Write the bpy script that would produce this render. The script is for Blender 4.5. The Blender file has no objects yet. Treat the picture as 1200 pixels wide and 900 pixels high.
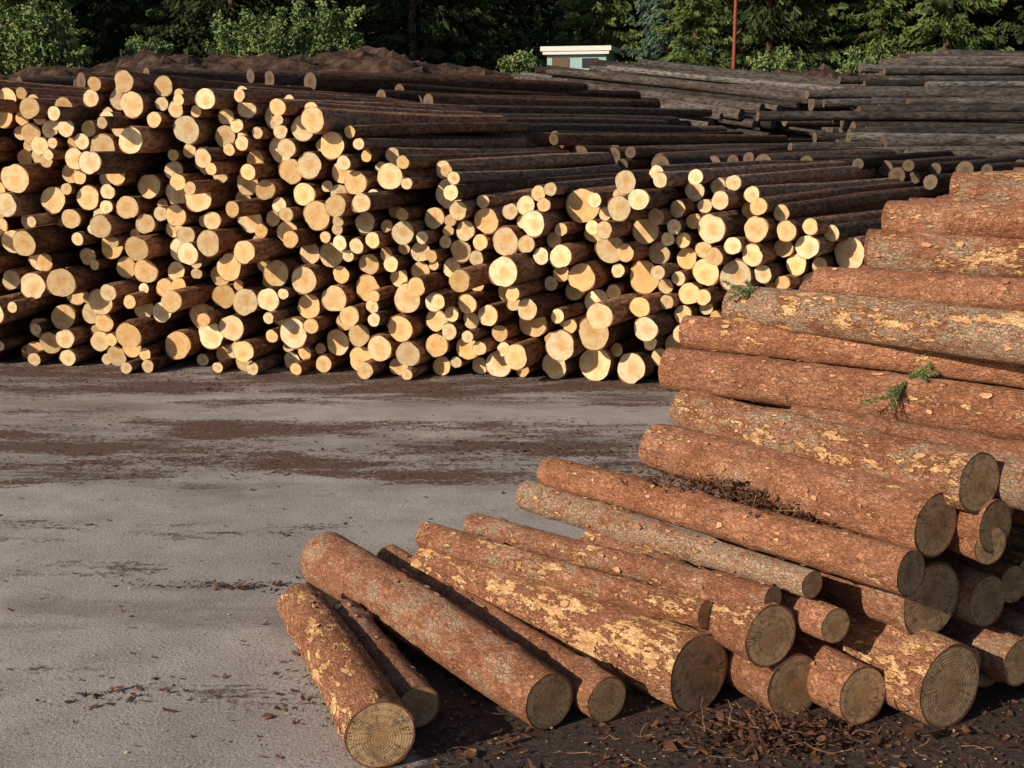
import bpy, bmesh, math, numpy as np
from mathutils import Vector
rng=np.random.default_rng(7)
sc=bpy.context.scene
sc.view_settings.view_transform='Standard'; sc.view_settings.look='None'; sc.view_settings.exposure=0
H=2.2; PITCH=math.radians(11.12)
cam=bpy.data.objects.new("camera",bpy.data.cameras.new("camera")); sc.collection.objects.link(cam)
cam.data.lens=45; cam.data.sensor_width=36; cam.data.clip_end=2000
cam.location=(0,0,H); cam.rotation_euler=(math.pi/2-PITCH,0,0); sc.camera=cam
# ---- light
SAZ,SEL=math.radians(234),math.radians(25)
S=Vector((math.sin(SAZ)*math.cos(SEL),math.cos(SAZ)*math.cos(SEL),math.sin(SEL)))
sl=bpy.data.lights.new("sun",'SUN'); sl.energy=5; sl.angle=math.radians(.5); sl.color=(1,.85,.64)
so=bpy.data.objects.new("sun",sl); sc.collection.objects.link(so); so.rotation_euler=S.to_track_quat('Z','Y').to_euler(); so.location=S*50
w=bpy.data.worlds.new("World"); sc.world=w; w.use_nodes=True
nt=w.node_tree; bg=nt.nodes['Background']; sky=nt.nodes.new('ShaderNodeTexSky'); sky.sky_type='NISHITA'; sky.sun_disc=False
sky.sun_elevation=SEL; sky.sun_rotation=SAZ; bg.inputs['Strength'].default_value=.075
nt.links.new(sky.outputs[0],bg.inputs[0])

# ---- node helper
class M:
    def __init__(s,name,rough=.85,spec=.25):
        s.m=bpy.data.materials.new(name); s.m.use_nodes=True; s.t=s.m.node_tree; s.b=s.t.nodes['Principled BSDF']
        s.b.inputs['Roughness'].default_value=rough; s.b.inputs['Specular IOR Level'].default_value=spec
    def set(s,inp,v):
        if isinstance(v,bpy.types.NodeSocket): s.t.links.new(v,inp)
        elif v is not None: inp.default_value=v
    def math(s,op,a,b=None,c=None,clamp=False):
        n=s.t.nodes.new('ShaderNodeMath'); n.operation=op; n.use_clamp=clamp
        s.set(n.inputs[0],a); s.set(n.inputs[1],b); s.set(n.inputs[2],c); return n.outputs[0]
    def vm(s,op,a,b=None,scale=None,out=0):
        n=s.t.nodes.new('ShaderNodeVectorMath'); n.operation=op; s.set(n.inputs[0],a); s.set(n.inputs[1],b)
        if scale is not None: s.set(n.inputs['Scale'],scale)
        return n.outputs[out]
    def noise(s,v,scale,detail=4,rough=.55,out=0):
        n=s.t.nodes.new('ShaderNodeTexNoise'); s.set(n.inputs['Vector'],v); n.inputs['Scale'].default_value=scale
        n.inputs['Detail'].default_value=detail; n.inputs['Roughness'].default_value=rough; return n.outputs[out]
    def vor(s,v,scale,feat='F1',out=0,rnd=1):
        n=s.t.nodes.new('ShaderNodeTexVoronoi'); n.feature=feat; s.set(n.inputs['Vector'],v); n.inputs['Scale'].default_value=scale
        n.inputs['Randomness'].default_value=rnd; return n.outputs[out]
    def mr(s,v,a,b,c=0,d=1,smooth=True):
        n=s.t.nodes.new('ShaderNodeMapRange'); n.interpolation_type='SMOOTHSTEP' if smooth else 'LINEAR'
        s.set(n.inputs[0],v); s.set(n.inputs[1],a); s.set(n.inputs[2],b); s.set(n.inputs[3],c); s.set(n.inputs[4],d); return n.outputs[0]
    def mix(s,f,a,b,mode='MIX'):
        n=s.t.nodes.new('ShaderNodeMix'); n.data_type='RGBA'; n.blend_type=mode
        s.set(n.inputs[0],f)
        for i,v in ((6,a),(7,b)):
            if isinstance(v,tuple): v=(*v[:3],1)
            s.set(n.inputs[i],v)
        return n.outputs[2]
    def attr(s,name,out=1):
        n=s.t.nodes.new('ShaderNodeAttribute'); n.attribute_name=name; return n.outputs['Vector' if out==1 else 'Color']
    def sep(s,v):
        n=s.t.nodes.new('ShaderNodeSeparateXYZ'); s.set(n.inputs[0],v); return n.outputs
    def comb(s,x,y,z):
        n=s.t.nodes.new('ShaderNodeCombineXYZ'); s.set(n.inputs[0],x); s.set(n.inputs[1],y); s.set(n.inputs[2],z); return n.outputs[0]
    def bump(s,h,strength=.5,dist=.01):
        n=s.t.nodes.new('ShaderNodeBump'); s.set(n.inputs['Height'],h); n.inputs['Strength'].default_value=strength; n.inputs['Distance'].default_value=dist
        s.set(s.b.inputs['Normal'],n.outputs[0])
    def col(s,c):
        if isinstance(c,tuple): c=(*c[:3],1)
        s.set(s.b.inputs['Base Color'],c)

def bark_fine(name,c1,c2,dark,grey,peel):
    m=M(name,.92,.12); loc=m.attr("loc"); rn=m.attr("rnd"); r=m.sep(rn)
    off=m.vm('SCALE',rn,scale=37.0); p=m.vm('ADD',m.vm('MULTIPLY',loc,(.6,1,1)),off)
    w1=m.noise(p,30,2,.6,out=1); pw=m.vm('ADD',p,m.vm('SCALE',w1,scale=.045))
    w2=m.noise(p,110,2,.6,out=1); pw=m.vm('ADD',pw,m.vm('SCALE',w2,scale=.014))
    v=m.vor(pw,62,'DISTANCE_TO_EDGE'); vc=m.sep(m.vor(pw,62,'F1',1))
    nb=m.noise(p,3.5,5,.65); n2=m.noise(p,60,5,.78); n3=m.noise(p,14,5,.7)
    c=m.mix(m.mr(nb,.32,.68),c1,c2)
    c=m.mix(m.mr(n3,.55,.38,0,.5),c,(c1[0]*.62,c1[1]*.66,c1[2]*.75))
    c=m.mix(m.math('MULTIPLY',vc[0],.3),c,dark)
    c=m.mix(m.mr(vc[1],.7,1,0,.3),c,tuple(min(1,x*1.3) for x in c2))
    c=m.mix(m.mr(n2,.50,.32,0,.75),c,dark); c=m.mix(m.mr(n2,.56,.72,0,.65),c,(.76,.48,.31))
    la=m.math('ADD',m.math('ADD',m.math('MULTIPLY',n3,.6),m.math('MULTIPLY',nb,.4)),m.math('MULTIPLY',m.math('SUBTRACT',r[0],.5),.30))
    lm=m.math('MULTIPLY',m.mr(la,.51,.65,0,.8),m.mr(m.noise(p,130,3,.7),.40,.6))
    c=m.mix(lm,c,m.mix(nb,grey,(grey[0]*.8,grey[1]*.9,grey[2]*.75)))
    crack=m.math('MULTIPLY',m.mr(v,.0,.08,1,0),m.mr(n3,.42,.6,.05,.6)); c=m.mix(crack,c,dark)
    ps=m.vm('ADD',m.vm('MULTIPLY',loc,(.38,1,1)),m.vm('SCALE',rn,scale=91.0))
    pa=m.math('ADD',m.math('ADD',m.math('MULTIPLY',m.noise(ps,13,7,.76),.65),m.math('MULTIPLY',m.noise(ps,34,4,.7),.35)),m.math('MULTIPLY',m.math('SUBTRACT',r[1],.5),.19))
    pm=m.mr(pa,.600,.617)
    pc=m.mix(m.mr(m.noise(ps,50,4),.3,.7),peel,(peel[0]*.66,peel[1]*.52,peel[2]*.42)); c=m.mix(pm,c,pc)
    c=m.mix(m.math('MULTIPLY',m.mr(pa,.575,.600),m.mr(pa,.600,.617,1,0)),c,(.2,.08,.04))
    br=m.mr(r[2],0,1,.75,1.18,False); c=m.mix(1.0,c,m.comb(br,br,br),'MULTIPLY'); m.col(c)
    h=m.math('ADD',m.math('MULTIPLY',m.mr(v,0,.15),.45),m.math('ADD',m.math('MULTIPLY',n2,1.5),m.math('ADD',m.math('MULTIPLY',vc[1],.5),m.math('MULTIPLY',n3,1.3))))
    m.bump(m.math('SUBTRACT',h,m.math('MULTIPLY',pm,.9)),.9,.013); return m.m

def bark_far(name,c1,c2,dark,grey,peel,peel_t=.68):
    m=M(name,.92,.12); loc=m.attr("loc"); rn=m.attr("rnd"); r=m.sep(rn)
    p=m.vm('ADD',m.vm('MULTIPLY',loc,(.3,1,1)),m.vm('SCALE',rn,scale=37.0))
    n1=m.noise(p,6,5,.7); n2=m.noise(p,30,3,.7)
    c=m.mix(m.mr(n1,.35,.65),c1,c2); c=m.mix(m.mr(r[0],.5,1,0,.7),c,grey); c=m.mix(m.mr(n2,.6,.35,0,.8),c,dark)
    c=m.mix(m.mr(m.noise(p,11,4,.7),peel_t,peel_t+.03),c,peel)
    br=m.mr(r[2],0,1,.35,1.35,False); c=m.mix(1.0,c,m.comb(br,br,br),'MULTIPLY'); m.col(c)
    m.bump(m.math('ADD',n1,n2),.8,.02); return m.m

def cut(name,c1,c2,heart,barkc,rings=.25,grime=(.1,.07,.04),gr_amt=.3,rim=.93,lo=.72,ring_f=62,crk=.012):
    m=M(name,.8,.2); uv=m.t.nodes.new('ShaderNodeUVMap').outputs[0]; rn=m.attr("rnd"); r=m.sep(rn)
    off=m.vm('SCALE',rn,scale=23.0); p=m.vm('ADD',uv,off)
    ctr=m.comb(m.math('MULTIPLY',m.math('SUBTRACT',r[0],.5),.3),m.math('MULTIPLY',m.math('SUBTRACT',r[1],.5),.3),0)
    d=m.math('ADD',m.vm('LENGTH',m.vm('ADD',uv,ctr),out=1),m.math('MULTIPLY',m.math('SUBTRACT',m.noise(p,1.6,3),.5),.12))
    d0=m.vm('LENGTH',uv,out=1)
    c=m.mix(r[0],c1,c2)
    c=m.mix(m.mr(d,.15,.62,.75,0),c,heart)
    ring=m.math('SINE',m.math('MULTIPLY',d,ring_f)); ring2=m.math('SINE',m.math('MULTIPLY',d,ring_f*.37))
    brk=m.mr(m.noise(p,3,4,.7),.35,.6,.25,1)
    c=m.mix(m.math('MULTIPLY',brk,m.math('MULTIPLY',m.mr(m.math('ADD',ring,ring2),-1,1.5),rings)),c,tuple(x*.45 for x in heart))
    sx=m.sep(uv); saw=m.noise(m.vm('ADD',m.vm('MULTIPLY',uv,(1.2,16,1)),off),2,4)
    c=m.mix(m.mr(saw,.45,.75,0,rings*1.3),c,tuple(x*.5 for x in c1))
    ang=m.math('ARCTAN2',sx[1],sx[0]); cr=m.noise(m.vm('ADD',m.comb(m.math('MULTIPLY',ang,3.0),m.math('MULTIPLY',d0,.5),0),off),2.2,2)
    cm=m.math('MULTIPLY',m.mr(m.math('ABSOLUTE',m.math('SUBTRACT',cr,.5)),0,crk,1,0),m.mr(d0,.1,.5,0,min(1,rings*2.4)))
    c=m.mix(cm,c,tuple(x*.2 for x in heart))
    g=m.mr(m.noise(p,2.2,5,.65),.42,.72,0,gr_amt); c=m.mix(g,c,grime)
    edge=m.math('ADD',d0,m.math('MULTIPLY',m.math('SUBTRACT',m.noise(p,5,3),.5),.06))
    c=m.mix(m.mr(edge,rim,rim+.025),c,barkc)
    br=m.mr(r[1],0,1,lo,1.06,False); c=m.mix(1.0,c,m.comb(br,br,br),'MULTIPLY')
    m.col(c); m.bump(m.math('ADD',m.math('MULTIPLY',saw,.6),m.math('ADD',m.math('MULTIPLY',ring,.1),m.math('MULTIPLY',cm,-1.2))),.4,.007); return m.m

bark_fg=bark_fine("spruce_bark",(.41,.17,.088),(.62,.31,.19),(.12,.052,.031),(.50,.475,.40),(.95,.63,.34))
cut_fg=cut("weathered_cut_wood",(.74,.48,.26),(.54,.37,.22),(.44,.25,.11),(.20,.09,.05),.5,(.14,.10,.07),.65,ring_f=80,crk=.02)
bark_bk=bark_far("brown_bark",(.30,.145,.078),(.46,.25,.145),(.075,.037,.02),(.30,.235,.18),(.68,.4,.18))
cut_bk=cut("fresh_cut_wood",(.95,.62,.28),(.97,.82,.55),(.86,.48,.18),(.28,.12,.065),.12,(.50,.27,.10),.5,rim=.96,lo=.6)
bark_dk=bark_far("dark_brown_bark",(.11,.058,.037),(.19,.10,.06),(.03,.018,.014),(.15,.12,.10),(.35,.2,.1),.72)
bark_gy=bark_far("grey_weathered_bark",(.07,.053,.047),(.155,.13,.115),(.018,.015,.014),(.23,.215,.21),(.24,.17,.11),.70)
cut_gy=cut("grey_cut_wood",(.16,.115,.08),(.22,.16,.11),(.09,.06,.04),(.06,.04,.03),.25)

# ---- log geometry accumulator
class Acc:
    def __init__(s): s.v=[];s.f=[];s.mi=[];s.uv=[];s.loc=[];s.rnd=[];s.n=0;s.sm=[]
    def log(s,P0,P1,r0,r1,ns,nr,rough=.025,bend=.008,rnd=None,knots=0,tilt=.05):
        P0=np.array(P0,float);P1=np.array(P1,float);ax=P1-P0;L=np.linalg.norm(ax);a=ax/L
        b=np.cross([0,0,1.],a) if abs(a[2])<.9 else np.cross([1.,0,0],a); b/=np.linalg.norm(b); c=np.cross(a,b)
        rot=rng.uniform(0,6.28)
        t=np.linspace(0,1,nr+1)[:,None]; th=(np.linspace(0,2*np.pi,ns,endpoint=False)+rot)[None,:]
        R=(r0+(r1-r0)*t)*np.ones_like(th)
        k=np.zeros((nr+1,ns))
        for h,amp in ((2,1.2),(3,.8),(5,.5),(7,.35)):
            k+=amp*np.sin(h*th+rng.uniform(0,6.28)+rng.uniform(-1,1)*L*.5*t+.6*np.sin(t*L*rng.uniform(1,3)+rng.uniform(0,6)))
        k+=.7*np.sin(t*L*rng.uniform(2,5)+rng.uniform(0,6))
        if nr>12: k+=rng.normal(0,.36,k.shape)
        R=R*(1+rough*k)
        for _ in range(knots):
            tk=rng.uniform(.05,.95);hk=rng.uniform(0,6.28)+rot
            dd=((t-tk)*L/.03)**2+((np.angle(np.exp(1j*(th-hk))))*r0/.025)**2
            R+=rng.uniform(.005,.016)*np.exp(-dd)
        bd=rng.uniform(0,6.28);bo=bend*L*np.sin(np.pi*t)
        y=R*np.cos(th)+bo*np.cos(bd); z=R*np.sin(th)+bo*np.sin(bd)
        x=t*L*np.ones_like(th)
        if tilt:
            for row in (0,-1): x[row]+= rng.normal(0,tilt)*y[row]+rng.normal(0,tilt)*z[row]
        loc=np.stack([x,y,z],-1).reshape(-1,3)
        W=P0+loc[:,0:1]*a+loc[:,1:2]*b+loc[:,2:3]*c
        base=s.n; nv=(nr+1)*ns
        i=np.arange(nr)[:,None]*ns; j=np.arange(ns)[None,:]; j2=(j+1)%ns
        q=np.stack([i+j,i+j2,i+ns+j2,i+ns+j],-1).reshape(-1,4)+base
        s.f+=q.tolist(); s.mi+=[0]*len(q); s.sm+=[True]*len(q)
        c0=np.arange(ns)
        s.f.append((c0[::-1]+base+nv).tolist()); s.f.append((c0+base+nv+ns).tolist()); s.mi+=[1,1]; s.sm+=[False,False]
        uvc0=np.stack([y[0]/r0,z[0]/r0],-1); uvc1=np.stack([y[-1]/r1,z[-1]/r1],-1)
        uvc0/=np.linalg.norm(uvc0,axis=1).mean(); uvc1/=np.linalg.norm(uvc1,axis=1).mean()
        s.v+=[W,W[:ns],W[-ns:]]; s.uv+=[np.zeros((nv,2)),uvc0,uvc1]; s.loc+=[loc,loc[:ns],loc[-ns:]]
        rr=rng.random(3) if rnd is None else np.array(rnd)
        s.rnd.append(np.tile(np.append(rr,1),(nv+2*ns,1))); s.n+=nv+2*ns
        return W.reshape(nr+1,ns,3),a,P0
    def build(s,name,mats):
        me=bpy.data.meshes.new(name); V=np.concatenate(s.v); me.from_pydata(V.tolist(),[],s.f)
        lv=np.empty(len(me.loops),np.int32); me.loops.foreach_get('vertex_index',lv)
        uv=me.uv_layers.new(name="UVMap"); uv.data.foreach_set('uv',np.concatenate(s.uv)[lv].astype(np.float32).ravel())
        at=me.attributes.new("loc",'FLOAT_VECTOR','POINT'); at.data.foreach_set('vector',np.concatenate(s.loc).astype(np.float32).ravel())
        at=me.attributes.new("rnd",'FLOAT_COLOR','POINT'); at.data.foreach_set('color',np.concatenate(s.rnd).astype(np.float32).ravel())
        me.polygons.foreach_set('material_index',np.array(s.mi,np.int32)); me.polygons.foreach_set('use_smooth',np.array(s.sm))
        for m in mats: me.materials.append(m)
        me.update(); o=bpy.data.objects.new(name,me); sc.collection.objects.link(o); return o

def pack(u0,u1,prof,rfun,maxn=1800,cand=150):
    pu=[p[0] for p in prof];pz=[p[1] for p in prof]
    U=np.zeros(maxn);Z=np.zeros(maxn);R=np.zeros(maxn);n=0;fails=0
    while n<maxn and fails<40:
        q=rng.random(); u=rng.uniform(u0,u1,cand); r=rfun(u,q)*np.ones(cand)
        z=r.copy()
        if n:
            du=np.abs(u[:,None]-U[None,:n]); rs=r[:,None]+R[None,:n]
            hh=np.where(du<rs,Z[None,:n]+np.sqrt(np.maximum(rs**2-du**2,0)),0); z=np.maximum(z,hh.max(1))
        top=np.interp(u,pu,pz); z[z+r>top+.03]=99
        k=int(np.argmin(z))
        if z[k]>50: fails+=1; continue
        U[n],Z[n],R[n]=u[k],z[k],r[k]; n+=1
    return U[:n],Z[:n],R[:n]

def az(d): d=math.radians(d); return np.array([math.sin(d),math.cos(d),0.])
def make_pile(name,origin,axis_az,cross,prof,rfun,soff,length,lj,stag,mats,ns,nr,tiltz=0,jit=1.2,rough=.03,azf=None):
    acc=Acc(); U,Z,R=pack(prof[0][0],prof[-1][0],prof,rfun)
    for u,z,r in zip(U,Z,R):
        A=az((azf(u) if azf else axis_az)+rng.normal(0,jit)); A[2]=tiltz+rng.normal(0,.006)
        sg=rng.normal(0,stag)-(rng.random()<.14)*rng.uniform(.1,.4)*(stag>0)
        P=np.array(origin)+cross*u+az(axis_az)*(soff(u)+sg); P[2]=z
        L=length+rng.uniform(-lj,lj)
        acc.log(P,P+A*L,r*.985,r*.985*rng.uniform(.8,1.0),ns,nr,rough,.004)
    return acc.build(name,mats)

A=az(27); Uc=np.array([A[1],-A[0],0])
profA=[(-5,2.6),(-1,2.6),(0,2.74),(.5,2.6),(.8,2.52),(1.2,2.72),(1.7,2.74),(2.0,2.50),(2.4,2.6),(2.9,2.5),(3.2,2.45),(3.5,2.2),(3.9,1.98),(4.1,2.0),(4.37,1.82),(4.67,1.5),(4.9,1.72),(5.2,1.8),(5.5,1.7),(5.92,1.9),(6.7,1.84),(7.13,1.57),(7.7,1.32),(8.2,1.0),(8.7,.4)]
def rA(u,q):
    b=.050+.084*q**2.0; return b*np.interp(u,[0,4,6,8],[1,1.08,1.3,1.45])
make_pile("log_pile",(-4.98,12.27,0),27,Uc,profA,rA,lambda u:.312*u,5.2,.5,.14,[bark_bk,cut_bk],20,5,rough=.055,azf=lambda u:float(np.interp(u,[-4,0,3,8],[0,8,16,36])))
profA2=[(-7,2.8),(-4,2.95),(-2,3.05),(0,2.98),(1.27,2.7),(1.9,2.45),(3.4,2.15),(4,2.0),(6,1.9),(8.5,1.85),(9.5,1.3)]
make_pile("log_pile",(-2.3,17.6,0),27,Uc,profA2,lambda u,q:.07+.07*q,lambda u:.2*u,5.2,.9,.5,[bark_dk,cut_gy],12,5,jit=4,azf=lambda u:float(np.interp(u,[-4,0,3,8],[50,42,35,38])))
DC=az(130); CC=np.array([DC[1]*-1,DC[0],0])
profC=[(-.3,1.5),(0,1.7),(1,2.15),(2,2.3),(3,2.65),(4,2.7),(5,2.95),(6.3,3.1)]
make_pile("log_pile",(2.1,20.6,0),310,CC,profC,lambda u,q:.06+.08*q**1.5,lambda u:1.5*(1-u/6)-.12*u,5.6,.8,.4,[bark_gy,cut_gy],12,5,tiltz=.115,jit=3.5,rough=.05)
DD=az(80); CD=np.array([-DD[1],DD[0],0])
profD=[(0,2.0),(1,2.3),(1.4,2.6),(3,3.0),(4,3.1),(5,3.5),(7,3.85)]
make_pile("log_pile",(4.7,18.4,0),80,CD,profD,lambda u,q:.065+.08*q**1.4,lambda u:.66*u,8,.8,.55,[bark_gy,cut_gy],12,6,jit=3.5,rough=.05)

# ---- foreground logs : near end xyz, far end xyz, radii, (lichen, torn, tone)
LG=[(-.46,4.16,.13,-.95,5.45,.12,.127,.10,.3,.9,.7),(-.35,4.47,.09,-.74,5.38,.09,.085,.08,.5,.4,.3),(.14,4.46,.115,-.91,5.99,.15,.11,.14,.6,.4,.6),
(.36,4.52,.095,-.62,6.16,.09,.09,.075,.4,.3,.5),(.72,4.61,.16,-.41,5.90,.15,.157,.10,.4,1.0,.85),(.75,4.66,.38,-.41,5.92,.29,.056,.07,.5,.85,.6),
(.98,4.56,.48,-.19,6.06,.30,.05,.06,.6,.7,.5),(1.13,4.58,.53,.08,6.07,.45,.055,.075,.95,.6,.7),(1.44,4.40,.64,.18,6.03,.58,.088,.075,.3,.6,.85),
(.97,4.52,.35,.39,5.64,.33,.122,.1,.5,.85,.6),(1.21,4.52,.39,.62,5.55,.36,.07,.07,.3,.6,.8),(1.32,4.50,.12,.71,5.65,.12,.115,.1,.3,.7,.6),
(1.64,4.48,.165,1.05,5.54,.16,.165,.15,.5,.85,.8),(1.60,4.63,.45,1.0,5.66,.43,.15,.13,.5,.5,.5),(1.55,4.49,.79,.67,5.78,.77,.122,.105,.4,.6,.75),
(1.70,4.50,.95,.81,5.85,.93,.11,.095,.7,.8,.6),(1.77,4.53,.70,1.28,5.62,.7,.075,.07,.4,.5,.5),(1.08,4.58,.12,.48,5.65,.12,.13,.11,.4,.4,.3),
(2.31,4.54,1.11,.75,5.97,1.10,.106,.10,.35,.62,.6),(2.41,4.59,1.285,.83,5.99,1.275,.082,.08,.25,.7,.95),(2.39,4.26,1.43,1.03,5.87,1.42,.10,.092,1.0,.85,.8),
(3.02,4.51,1.52,1.41,5.86,1.52,.078,.075,.3,.5,.9),(3.51,4.91,1.66,1.66,5.91,1.66,.105,.10,.75,.85,.8),(3.49,4.76,1.81,1.73,5.93,1.81,.09,.085,.4,.7,.9),
(3.8,4.7,1.94,2.03,5.83,1.93,.07,.062,.7,.5,.6),(2.61,3.83,1.0,1.22,5.40,1.0,.055,.05,.5,.5,.4)]
allogs=[(l,True) for l in LG]
for idx in (11,12,13,14,15,18,19,20,21,22,23,24):
    l=LG[idx]; f0=np.array(l[3:6]); n0=np.array(l[0:3]); d=(n0-f0)/np.linalg.norm(n0-f0); pr=np.array([-d[1],d[0],0]); pr=pr if pr[0]>0 else -pr
    acc_off=0; prev=l[6]
    for k in range(1,8):
        r=rng.uniform(.075,.115); acc_off+=prev+r; prev=r
        off=pr*acc_off+np.array([0,0,rng.normal(-.02,.012)])+d*rng.normal(0,.07)
        base=f0+off; nn=base+d*np.linalg.norm(n0-f0)*rng.uniform(.97,1.06)
        allogs.append(((*nn,*base,r,r*.95,*rng.random(3)),k<3))
FL=[[],[],[]]
for li,(l,big) in enumerate(allogs):
    acc=Acc()
    W,a,P0=acc.log(l[0:3],l[3:6],l[6],l[7],64 if big else 28,90 if big else 20,.017,.006,rnd=l[8:11],knots=26 if big else 0,tilt=.03); acc.build("spruce_log",[bark_fg,cut_fg])
    if li<len(LG):
        for _ in range(int(45+80*l[9])):
            i_=rng.integers(1,89); j_=rng.integers(0,64); p=W[i_,j_]; cen=W[i_].mean(0); n_=(p-cen)/np.linalg.norm(p-cen)
            if n_[2]<-.3: continue
            FL[0].append(p); FL[1].append(a); FL[2].append(n_)

# ---- terrain
def sst(a,b,x): t=np.clip((x-a)/(b-a),0,1); return t*t*(3-2*t)
def gz(x,y):
    x=np.asarray(x,float);y=np.asarray(y,float)
    b=sst(31,40,y)*3.95-sst(41,46,y)*.5+sst(60,90,y)*1.5+sst(95,190,y)*45
    b=b-.35*np.exp(-((x-2.2)/2.0)**2)*sst(33,39,y)*(1-sst(46,56,y))+.6*np.exp(-((x+6.5)/4.5)**4)*sst(31,39,y)*(1-sst(41,44,y))
    n=.14*np.sin(x*.45+1)+.12*np.sin(x*.9+y*.3)+.09*np.sin(x*1.9+y*1.3+2)+.06*np.sin(x*3.7-y*2.1)
    return b+n*sst(30,36,y)
xs=np.concatenate([np.linspace(-400,-45,14),np.arange(-44,45,.3),np.linspace(46,400,14)])
ys=np.concatenate([np.linspace(-200,-4,8),np.arange(-3,29,2.),np.arange(29,50,.25),np.arange(50,100,3),np.linspace(102,400,24)])
X,Y=np.meshgrid(xs,ys); Zg=gz(X,Y)+rng.normal(0,.08,X.shape)*sst(30,33,Y)*(1-.7*sst(50,55,Y))
nx=len(xs);ny=len(ys); V=np.stack([X,Y,Zg],-1).reshape(-1,3)
i=np.arange(ny-1)[:,None]*nx;j=np.arange(nx-1)[None,:]
F=np.stack([i+j,i+j+1,i+nx+j+1,i+nx+j],-1).reshape(-1,4)
me=bpy.data.meshes.new("ground"); me.from_pydata(V.tolist(),[],F.tolist())
g=bpy.data.objects.new("ground",me); sc.collection.objects.link(g)
m=M("asphalt_and_soil",.9,.2); geo=m.t.nodes.new('ShaderNodeNewGeometry'); P=geo.outputs['Position']; xyz=m.sep(P)
n_big=m.noise(P,.5,5,.6); n_mid=m.noise(P,3,6,.7); n_f=m.noise(P,70,4,.75); n_ff=m.noise(P,190,2,.7)
c=m.mix(m.mr(n_big,.3,.7),(.35,.32,.315),(.50,.46,.45))
c=m.mix(m.mr(n_mid,.35,.72,0,.7),c,(.27,.235,.225))
c=m.mix(m.mr(n_f,.54,.70,0,.8),c,(.74,.69,.65)); c=m.mix(m.mr(n_f,.32,.47,.85,0),c,(.11,.095,.09))
c=m.mix(m.mr(n_ff,.5,.3,0,.55),c,(.14,.12,.11)); c=m.mix(m.mr(n_ff,.58,.75,0,.6),c,(.74,.70,.66))
Ps=m.vm('MULTIPLY',P,(.45,1.5,1)); nd=m.noise(Ps,1.3,8,.75)
band=m.math('MULTIPLY',m.mr(xyz[1],7.4,8.5),m.mr(xyz[1],10.3,9.2))
near=m.mr(xyz[1],9.6,11.2)
reg=m.math('MAXIMUM',m.math('MULTIPLY',band,m.mr(xyz[0],1.5,-.5,.6,1)),near)
ndet=m.noise(P,26,5,.78)
dmv=m.math('ADD',m.math('ADD',nd,m.math('MULTIPLY',reg,.15)),m.math('MULTIPLY',m.math('SUBTRACT',ndet,.5),.45))
dm=m.mr(dmv,.59,.69)
deb=m.mix(ndet,(.045,.025,.02),(.20,.11,.08))
c=m.mix(m.math('MULTIPLY',dm,m.mr(ndet,.3,.5,.6,.97)),c,deb)
st=m.math('ADD',m.noise(Ps,.8,6,.68),m.math('MULTIPLY',reg,.08)); c=m.mix(m.mr(st,.52,.68,0,.5),c,(.14,.11,.105))
soil=m.mr(xyz[1],20,27); c=m.mix(soil,c,m.mix(m.mr(n_mid,.35,.65),(.035,.021,.016),(.135,.085,.06)))
forest=m.mr(xyz[1],44,50); c=m.mix(forest,c,m.mix(n_mid,(.02,.03,.012),(.05,.07,.025)))
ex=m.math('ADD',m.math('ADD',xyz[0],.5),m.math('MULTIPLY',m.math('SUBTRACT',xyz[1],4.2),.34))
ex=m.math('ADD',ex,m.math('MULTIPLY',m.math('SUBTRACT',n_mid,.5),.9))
wet_shade=m.math('MULTIPLY',m.mr(ex,0,.2),m.mr(m.math('ADD',xyz[1],n_mid),6.9,6.5))  # wet mud, its dark colour also painting the shadow around the foreground logs
c=m.mix(m.math('MULTIPLY',wet_shade,.92),c,m.mix(m.mr(ndet,.35,.7),(.014,.010,.009),(.085,.05,.038)))
m.col(c); m.set(m.b.inputs['Roughness'],m.mix(m.math('MULTIPLY',wet_shade,m.mr(n_mid,.55,.42)),(.92,.92,.92),(.22,.22,.22)))
m.bump(m.math('ADD',m.math('MULTIPLY',n_f,.7),m.math('ADD',m.math('MULTIPLY',ndet,.5),m.math('MULTIPLY',m.math('MULTIPLY',m.math('MAXIMUM',dm,wet_shade),ndet),2.2))),.8,.014)
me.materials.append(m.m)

# ---- quads
def quads_me(name,C,Uv,Vv,rn,mat):
    n=len(C); V=np.stack([C-Uv-Vv,C+Uv-Vv,C+Uv+Vv,C-Uv+Vv],1).reshape(-1,3)
    F=np.arange(4*n).reshape(-1,4); me=bpy.data.meshes.new(name); me.from_pydata(V.tolist(),[],F.tolist())
    at=me.attributes.new("rnd",'FLOAT_COLOR','POINT'); at.data.foreach_set('color',np.repeat(np.concatenate([rn,np.ones((n,1))],1),4,0).astype(np.float32).ravel())
    me.materials.append(mat); return me
def rdir(n): d=rng.normal(size=(n,3)); return d/np.linalg.norm(d,axis=1)[:,None]
def foliage_mat(name,a,b,dead):
    m=M(name,.75,.15); r=m.sep(m.attr("rnd")); c=m.mix(r[0],a,b); c=m.mix(m.mr(r[1],.93,.95),c,dead); m.col(c); return m.m
con_shade=foliage_mat("shaded_needles",(.02,.035,.014),(.07,.095,.034),(.09,.07,.035))  # forest shade put into a near-black needle colour
con_lit=foliage_mat("sunlit_needles",(.05,.085,.025),(.17,.23,.07),(.18,.14,.06))  # same needles, sunlit look put into a brighter colour
con_haze=foliage_mat("hazy_needles",(.05,.095,.07),(.14,.22,.15),(.13,.14,.10))  # bluish distance haze put into the needle colour
con_brown=foliage_mat("dead_needles",(.09,.065,.05),(.17,.13,.10),(.22,.17,.12))
leaf=foliage_mat("shrub_leaves",(.08,.13,.045),(.24,.32,.12),(.3,.3,.14))
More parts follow.
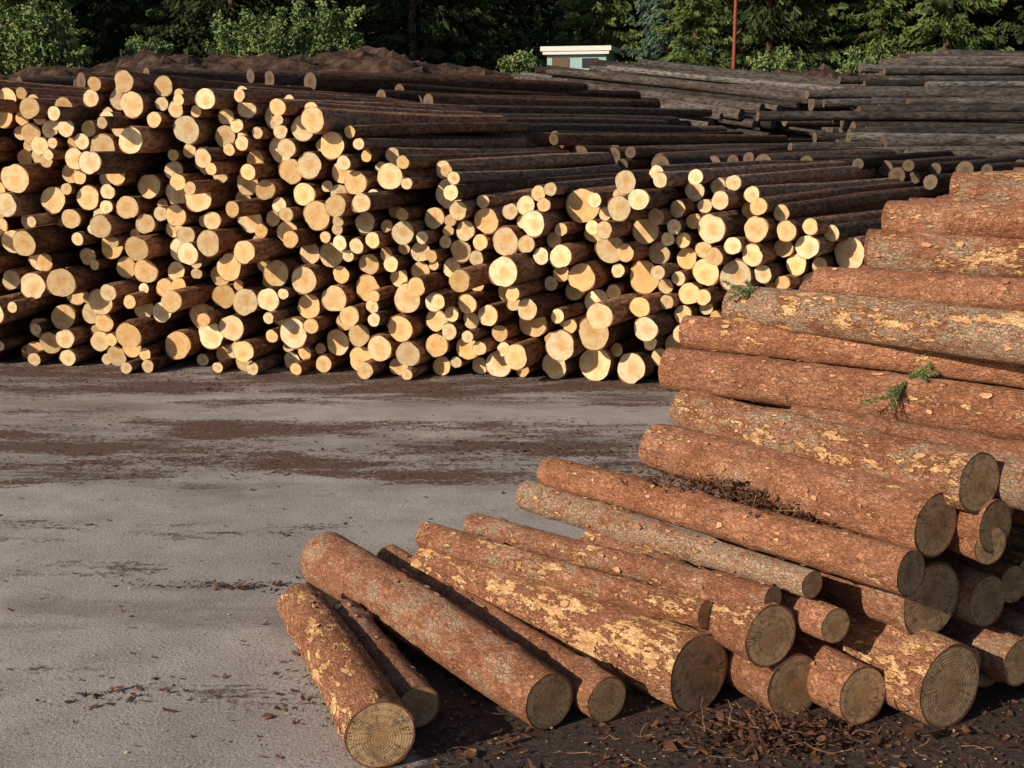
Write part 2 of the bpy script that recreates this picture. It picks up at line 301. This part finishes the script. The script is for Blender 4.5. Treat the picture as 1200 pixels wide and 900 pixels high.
tm=M("trunk_bark",.9); tm.col(tm.mix(tm.noise(None,8,4),(.06,.042,.032),(.13,.09,.065))); trunkm=tm.m

def conifer(Ht,spread,mat,dfac=1.0):
    C=[];U=[];W=[];R=[]
    z=.5
    while z<Ht-.3:
        L=spread*(1-z/Ht)**.7*rng.uniform(.75,1.2)
        nb=rng.integers(6,10); dens=(1.7 if z<8.5 else .35)*dfac
        for k in range(nb):
            a=rng.uniform(0,6.28); Lk=L*rng.uniform(.6,1.1); n=int((Lk*15+4)*dens)
            t=rng.uniform(.1,1,n)**.8; dirv=np.array([math.cos(a),math.sin(a),0]); side=np.array([-dirv[1],dirv[0],0])
            wd=.28*(1-t)*Lk+.06; sd=rng.uniform(-1,1,n)
            c=dirv*t[:,None]*Lk+side*(sd*wd)[:,None]; c[:,2]=z-.45*t*Lk+.3*t**3*Lk-rng.uniform(0,.22,n)
            u=dirv*.10+side*(np.sign(sd)*.07)[:,None]+rng.normal(0,.03,(n,3)); u[:,2]-=rng.uniform(.02,.11,n)
            w_=rng.normal(0,.012,(n,3))+side*.012; w_[:,2]-=rng.uniform(.012,.045,n)
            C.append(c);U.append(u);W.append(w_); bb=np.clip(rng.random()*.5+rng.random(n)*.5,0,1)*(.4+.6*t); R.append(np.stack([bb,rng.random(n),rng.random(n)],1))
        z+=rng.uniform(.24,.40)
    me=quads_me("conifer",np.concatenate(C),np.concatenate(U),np.concatenate(W),np.concatenate(R),mat)
    bm=bmesh.new(); bm.from_mesh(me); pv=None
    for k in range(7):
        t=k/6; r=.17*(1-t)+.02; ring=[bm.verts.new((r*math.cos(x*math.pi/4)+.05*math.sin(5*t),r*math.sin(x*math.pi/4),t*Ht-.4)) for x in range(8)]
        if pv:
            for x in range(8): f=bm.faces.new((pv[x],pv[(x+1)%8],ring[(x+1)%8],ring[x])); f.material_index=1
        pv=ring
    bm.to_mesh(me); bm.free(); me.materials.append(trunkm); return me
vd=[conifer(rng.uniform(15,19),rng.uniform(2.4,3.1),con_shade) for i in range(3)]
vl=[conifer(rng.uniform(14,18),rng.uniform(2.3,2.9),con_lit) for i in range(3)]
vb=[conifer(rng.uniform(14,18),rng.uniform(2.3,2.9),con_haze) for i in range(2)]
vbr=[conifer(rng.uniform(13,15),2.0,con_brown,.4)]
fo=bpy.data.objects.new("conifer_forest",None); sc.collection.objects.link(fo)
sdir=np.array([math.sin(SAZ),math.cos(SAZ)])
for row,yy in enumerate((53,58,64,72,82,96)):
    half=yy*.43+4; x=-half
    while x<half:
        xx=x+rng.uniform(-.9,.9); y2=yy+rng.uniform(-2,2); fr=xx/yy; q=rng.random()
        x+=rng.uniform(2.0,3.3)
        if y2<63 and -.02<fr<.1: continue
        rel=np.array([xx-3.05,y2-58]); along=rel@sdir; perp=abs(rel[0]*sdir[1]-rel[1]*sdir[0])
        if along>0 and perp<3.6: continue
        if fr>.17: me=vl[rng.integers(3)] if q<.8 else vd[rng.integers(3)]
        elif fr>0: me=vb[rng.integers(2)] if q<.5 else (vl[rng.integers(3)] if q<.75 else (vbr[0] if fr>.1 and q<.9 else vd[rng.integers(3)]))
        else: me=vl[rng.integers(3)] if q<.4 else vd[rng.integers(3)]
        o=bpy.data.objects.new("conifer",me); sc.collection.objects.link(o); o.parent=fo
        s_=rng.uniform(.8,1.2); o.location=(xx,y2,float(gz(xx,y2))-.2); o.rotation_euler=(0,0,rng.uniform(0,6.28)); o.scale=(s_,s_,s_*rng.uniform(.9,1.1))

def tube(bm,pts,r0,r1,sides=5,mi=0):
    pv=None; n=len(pts)
    for k,p in enumerate(pts):
        p=Vector(p); d=(Vector(pts[min(k+1,n-1)])-Vector(pts[max(k-1,0)])).normalized()
        a=d.orthogonal().normalized(); b=d.cross(a); r=r0+(r1-r0)*k/(n-1)
        ring=[bm.verts.new(p+a*r*math.cos(6.2832*q/sides)+b*r*math.sin(6.2832*q/sides)) for q in range(sides)]
        if pv:
            for q in range(sides):
                f=bm.faces.new((pv[q],pv[(q+1)%sides],ring[(q+1)%sides],ring[q])); f.material_index=mi
        pv=ring
def shrub(x,yy,w,h,n=6000,mat=leaf):
    z0=float(gz(x,yy)); C=[];R=[]; stems=[]
    ns=38
    for k in range(ns):
        a=rng.uniform(0,6.28); sp_=rng.uniform(.1,1)**.6; hh=h*rng.uniform(.4,1.15)*(1.1-.45*sp_)
        tip=np.array([math.cos(a)*sp_*w*.55,math.sin(a)*sp_*w*.4,hh]); b=np.array([rng.normal(0,.1*w),rng.normal(0,.08*w),0])
        m_=n//ns; t=rng.uniform(.12,1.06,m_)**.85; P_=b+(tip-b)*t[:,None]; P_[:,2]=hh*(1-np.maximum(0,1-t)**1.6)+.2*np.maximum(0,t-.9)*hh
        P_+=rng.normal(0,1,(m_,3))*(.07+.12*np.abs(1-t))[:,None]*np.array([1,1,.8]); C.append(P_)
        br=rng.random()*.55; R.append(np.stack([np.clip(br+rng.random(m_)*.45,0,1),rng.random(m_),rng.random(m_)],1)); stems.append((b,tip,hh))
    C=np.concatenate(C);R=np.concatenate(R); nn=len(C)
    u=rdir(nn)*.055;v=np.cross(u,rdir(nn)); v=v/np.linalg.norm(v,axis=1)[:,None]*.026
    me=quads_me("shrub",C,u,v,R,mat)
    bm=bmesh.new(); bm.from_mesh(me)
    for b,tip,hh in stems[:16]:
        pts=[]
        for t in (0,.3,.65,1):
            p=b+(tip-b)*t; p[2]=hh*(1-(1-t)**1.6)-.1*(t==0); pts.append(p)
        tube(bm,pts,.03,.006,4,1)
    bm.to_mesh(me); bm.free(); me.materials.append(trunkm)
    o=bpy.data.objects.new("shrub",me); sc.collection.objects.link(o); o.location=(x,yy,z0-.05)
for a in ((-14.2,40,2.8,1.7),(-15.8,41,2.2,1.3),(-9.4,45,2.4,2.8),(-7.8,44.5,3.0,3.0),(-6.1,45,2.4,3.4),(-2.72,34,2.0,1.9),(-1.0,33.5,1.6,1.3),(.9,64,3.4,4.6),(2.4,65,3.0,4.0),(4.9,65,3.4,3.8),(9.3,46,2.2,1.8),(.3,42,1.2,.6),(-11.6,42,1.6,.9),(12.5,47,2.5,1.8)):
    shrub(*a)
# hut
def simple(name,col,rough=.7):
    m=M(name,rough); n=m.noise(None,6,5); m.col(m.mix(m.mr(n,.3,.8,0,.35),col,tuple(x*.6 for x in col))); return m.m
def box(name,c,s,mat,parent,bev=.02):
    bm=bmesh.new(); bmesh.ops.create_cube(bm,size=1); 
    for v in bm.verts: v.co=Vector((v.co.x*s[0],v.co.y*s[1],v.co.z*s[2]))
    bmesh.ops.bevel(bm,geom=bm.edges[:],offset=bev,segments=2)
    me=bpy.data.meshes.new(name); bm.to_mesh(me); bm.free(); me.materials.append(mat)
    o=bpy.data.objects.new(name,me); sc.collection.objects.link(o); o.location=c; o.parent=parent; return o
hut=bpy.data.objects.new("hut",None); sc.collection.objects.link(hut); hut.location=(3.05,58,float(gz(3.05,58))-.1); hut.rotation_euler=(0,0,math.radians(-14))
wallm=simple("pale_blue_green_wall",(.34,.52,.52)); roofm=simple("white_roof",(.8,.8,.78)); glass=simple("window_glass",(.03,.04,.05),.15); wood=simple("door_wood",(.15,.1,.07))
hz=5.62-hut.location.z
box("walls",(0,0,hz/2),(2.6,2.2,hz),wallm,hut); box("roof",(0,0,hz+.12),(3.1,2.7,.20),roofm,hut); box("roof_fascia",(0,-1.28,hz-.06),(2.9,.06,.12),roofm,hut,.01)
box("window",(.6,-1.11,hz-.48),(.7,.06,.4),glass,hut,.01); box("door",(-.7,-1.11,hz-1.2),(.75,.06,1.9),wood,hut,.01)
# pole
acc=Acc(); zb=float(gz(6.05,36)); acc.log((6.05,36,zb-.3),(6.07,36,9.5),.05,.04,12,8,.003,.0)
rp=simple("red_paint",(.30,.07,.05)); acc.build("red_pole",[rp,rp])

# ---- loose bark and chips
def chipmat(name,a,b):
    m=M(name,.9,.15); r=m.sep(m.attr("rnd")); c=m.mix(r[0],a,b); c=m.mix(m.mr(m.noise(None,40,3),.3,.7,0,.5),c,tuple(x*.5 for x in a)); m.col(c); return m.m
chip_dark=chipmat("loose_bark",(.06,.032,.022),(.22,.11,.065)); chip_pale=chipmat("wood_chips",(.45,.30,.16),(.75,.55,.32)); chip_log=chipmat("lifted_bark",(.34,.14,.075),(.85,.50,.28))
def poly_me(name,P_,mat):
    n=len(P_); me=bpy.data.meshes.new(name); me.from_pydata(P_.reshape(-1,3).tolist(),[],np.arange(6*n).reshape(-1,6).tolist())
    rn=np.concatenate([rng.random((n,3)),np.ones((n,1))],1)
    at=me.attributes.new("rnd",'FLOAT_COLOR','POINT'); at.data.foreach_set('color',np.repeat(rn,6,0).astype(np.float32).ravel())
    me.materials.append(mat); o=bpy.data.objects.new(name,me); sc.collection.objects.link(o); return o
def flakes(name,C,size,mat,flat=.35,asp=2.5):
    n=len(C); a=rng.uniform(0,6.28,n); L=size*rng.uniform(.4,1.5,n); Wd=L/rng.uniform(1.3,asp*1.4,n)
    u=np.stack([np.cos(a),np.sin(a),rng.normal(0,flat,n)],1); v=np.stack([-np.sin(a),np.cos(a),rng.normal(0,flat,n)],1)
    angs=np.linspace(0,6.283,6,endpoint=False)
    rr=rng.uniform(.55,1.2,(n,6))
    P_=C[:,None,:]+u[:,None,:]*(np.cos(angs)*rr*L[:,None])[...,None]+v[:,None,:]*(np.sin(angs)*rr*Wd[:,None])[...,None]
    P_[:,:,2]+=(np.cos(2*angs)*.12*L[:,None]); P_[:,:,2]=np.maximum(P_[:,:,2],.002)
    return poly_me(name,P_,mat)
def uni(n,x0,x1,y0,y1,z=.006): return np.stack([rng.uniform(x0,x1,n),rng.uniform(y0,y1,n),np.full(n,z)],1)
def blob(n,c,r,z=None):
    p=np.array(c)+rng.normal(0,1,(n,3))*np.array(r)*.5; p[:,2]=np.maximum(p[:,2],.006); return p
D=[uni(450,-4,3,3.8,12),uni(600,-6,3,8.0,9.8),uni(2600,-6.5,3,10.8,12.2),blob(500,(.2,8.7,.01),(1.5,.5,.01)),blob(400,(-2.5,8.4,.01),(2,.4,.01)),blob(150,(-1.35,6.0,.01),(.5,.06,.01)),blob(60,(-1.6,4.75,.01),(.35,.12,.01)),
   uni(900,-.4,2.4,3.9,4.7,.01),blob(700,(.95,4.36,.02),(.35,.16,.09)),blob(200,(-.8,5.2,.01),(.25,.9,.01)),blob(300,(.2,6.2,.01),(.9,.3,.02))]
flakes("bark_debris",np.concatenate(D),.016,chip_dark,.15)
flakes("bark_debris",np.concatenate([uni(14,-3.5,-.4,4.2,9),uni(60,-.3,2,4,4.6,.02),blob(70,(1.0,4.36,.06),(.4,.15,.08))]),.034,chip_dark,.12,3.5)
flakes("wood_chips",np.concatenate([uni(1500,-4,2,3.8,9),blob(400,(-.6,5,.01),(1.4,1.6,.01)),uni(260,-.3,2,4,4.7,.012)]),.006,chip_pale,.2)
hp=[]
ax=np.array([.67,-.74,0])
for k in range(2600):
    t=rng.normal(0,.25); s_=rng.normal(0,.075); hp.append(np.array([1.02,5.14,.68])+ax*t+np.array([.74,.67,0])*s_+np.array([0,0,rng.uniform(-.1,.1)*math.exp(-(t/.4)**2)]))
flakes("bark_debris",np.array(hp),.017,chip_dark,.5,4)
# lifted scales of bark standing off the logs
FP=np.array(FL[0]);FA=np.array(FL[1]);FN=np.array(FL[2]); n=len(FP); FT=np.cross(FA,FN); FT/=np.linalg.norm(FT,axis=1)[:,None]
L_=rng.uniform(.006,.022,n)*rng.uniform(.6,1.3,n); W_=L_*rng.uniform(.25,.7,n); angs=np.linspace(0,6.283,6,endpoint=False); rr=rng.uniform(.5,1.25,(n,6))
ca=np.cos(angs)*rr*L_[:,None]; sa=np.sin(angs)*rr*W_[:,None]; lift=rng.uniform(-.5,.5,(n,1))
P_=FP[:,None]+FA[:,None]*ca[...,None]+FT[:,None]*sa[...,None]+FN[:,None]*(.003+np.abs(ca*lift)+.15*np.abs(sa))[...,None]
poly_me("bark_scales",P_,chip_log)
# twigs
tw=simple("twig_wood",(.30,.17,.10)); bm=bmesh.new()
def twig(p,q,r=.004,w_=.03,n=7):
    p=np.array(p,float);q=np.array(q,float); pts=[]; o=np.zeros(3)
    for k in range(n): pts.append(p+(q-p)*k/(n-1)+o*math.sin(math.pi*k/(n-1))); o=o+rng.normal(0,w_*.5,3)
    for k,x in enumerate(pts): x[2]=max(x[2],r)
    tube(bm,pts,r,r*.4,5)
twig((1.12,4.9,.72),(1.36,5.0,1.02),.005,.02); twig((1.2,4.95,.84),(1.5,5.0,1.06),.003,.02); twig((.9,5.2,.76),(1.3,4.9,.80),.004)
for k in range(34):
    c=np.array([1.0,5.12,.74])+ax*rng.normal(0,.25)+rng.normal(0,.06,3)*np.array([1,1,.4]); d=rng.normal(0,1,3)*np.array([1,1,.35]); d/=np.linalg.norm(d); twig(c,c+d*rng.uniform(.08,.22),.0022)
for k in range(30):
    c=np.array([rng.uniform(-.2,2),rng.uniform(4.1,4.5),.012]); d=rng.normal(0,1,3)*np.array([1,1,.1]); d/=np.linalg.norm(d); twig(c,c+d*rng.uniform(.05,.18),.002,.015)
for k in range(18):
    c=np.array([.95+rng.normal(0,.2),4.36+rng.normal(0,.06),.05]); d=rng.normal(0,1,3)*np.array([1,.6,.4]); d/=np.linalg.norm(d); twig(c,c+d*rng.uniform(.08,.2),.0022,.015)
me=bpy.data.meshes.new("twigs"); bm.to_mesh(me); bm.free(); me.materials.append(tw); o=bpy.data.objects.new("twigs",me); sc.collection.objects.link(o)
# green spruce sprigs
def sprig(c,d,L,nb=6):
    C=[];U=[]; d=np.array(d,float); d/=np.linalg.norm(d)
    for b in range(nb):
        s0=np.array(c)+d*L*rng.uniform(0,.6); dd=d+rng.normal(0,.5,3); dd/=np.linalg.norm(dd); Lb=L*rng.uniform(.3,.7)
        n=90; t=rng.uniform(0,1,n); side=rdir(n)*.9+dd; side/=np.linalg.norm(side,axis=1)[:,None]
        C.append(s0+dd*(t*Lb)[:,None]+side*.008); U.append(side*.009)
    C=np.concatenate(C);U=np.concatenate(U);n=len(C); v=np.cross(U,rdir(n)); v=v/np.linalg.norm(v,axis=1)[:,None]*.0012
    me=quads_me("spruce_sprig",C,U,v,rng.random((n,3)),leaf); o=bpy.data.objects.new("spruce_sprig",me); sc.collection.objects.link(o)
sprig((1.60,5.10,1.22),(-.6,-.5,-.5),.2,8); sprig((1.60,5.10,1.22),(.5,-.2,.3),.14,5); sprig((1.10,5.72,1.5),(-1,.1,.1),.14,6); sprig((2.1,5.2,1.62),(1,-.4,0),.22,7); sprig((1.25,4.78,.76),(.4,-.3,.5),.12,7)
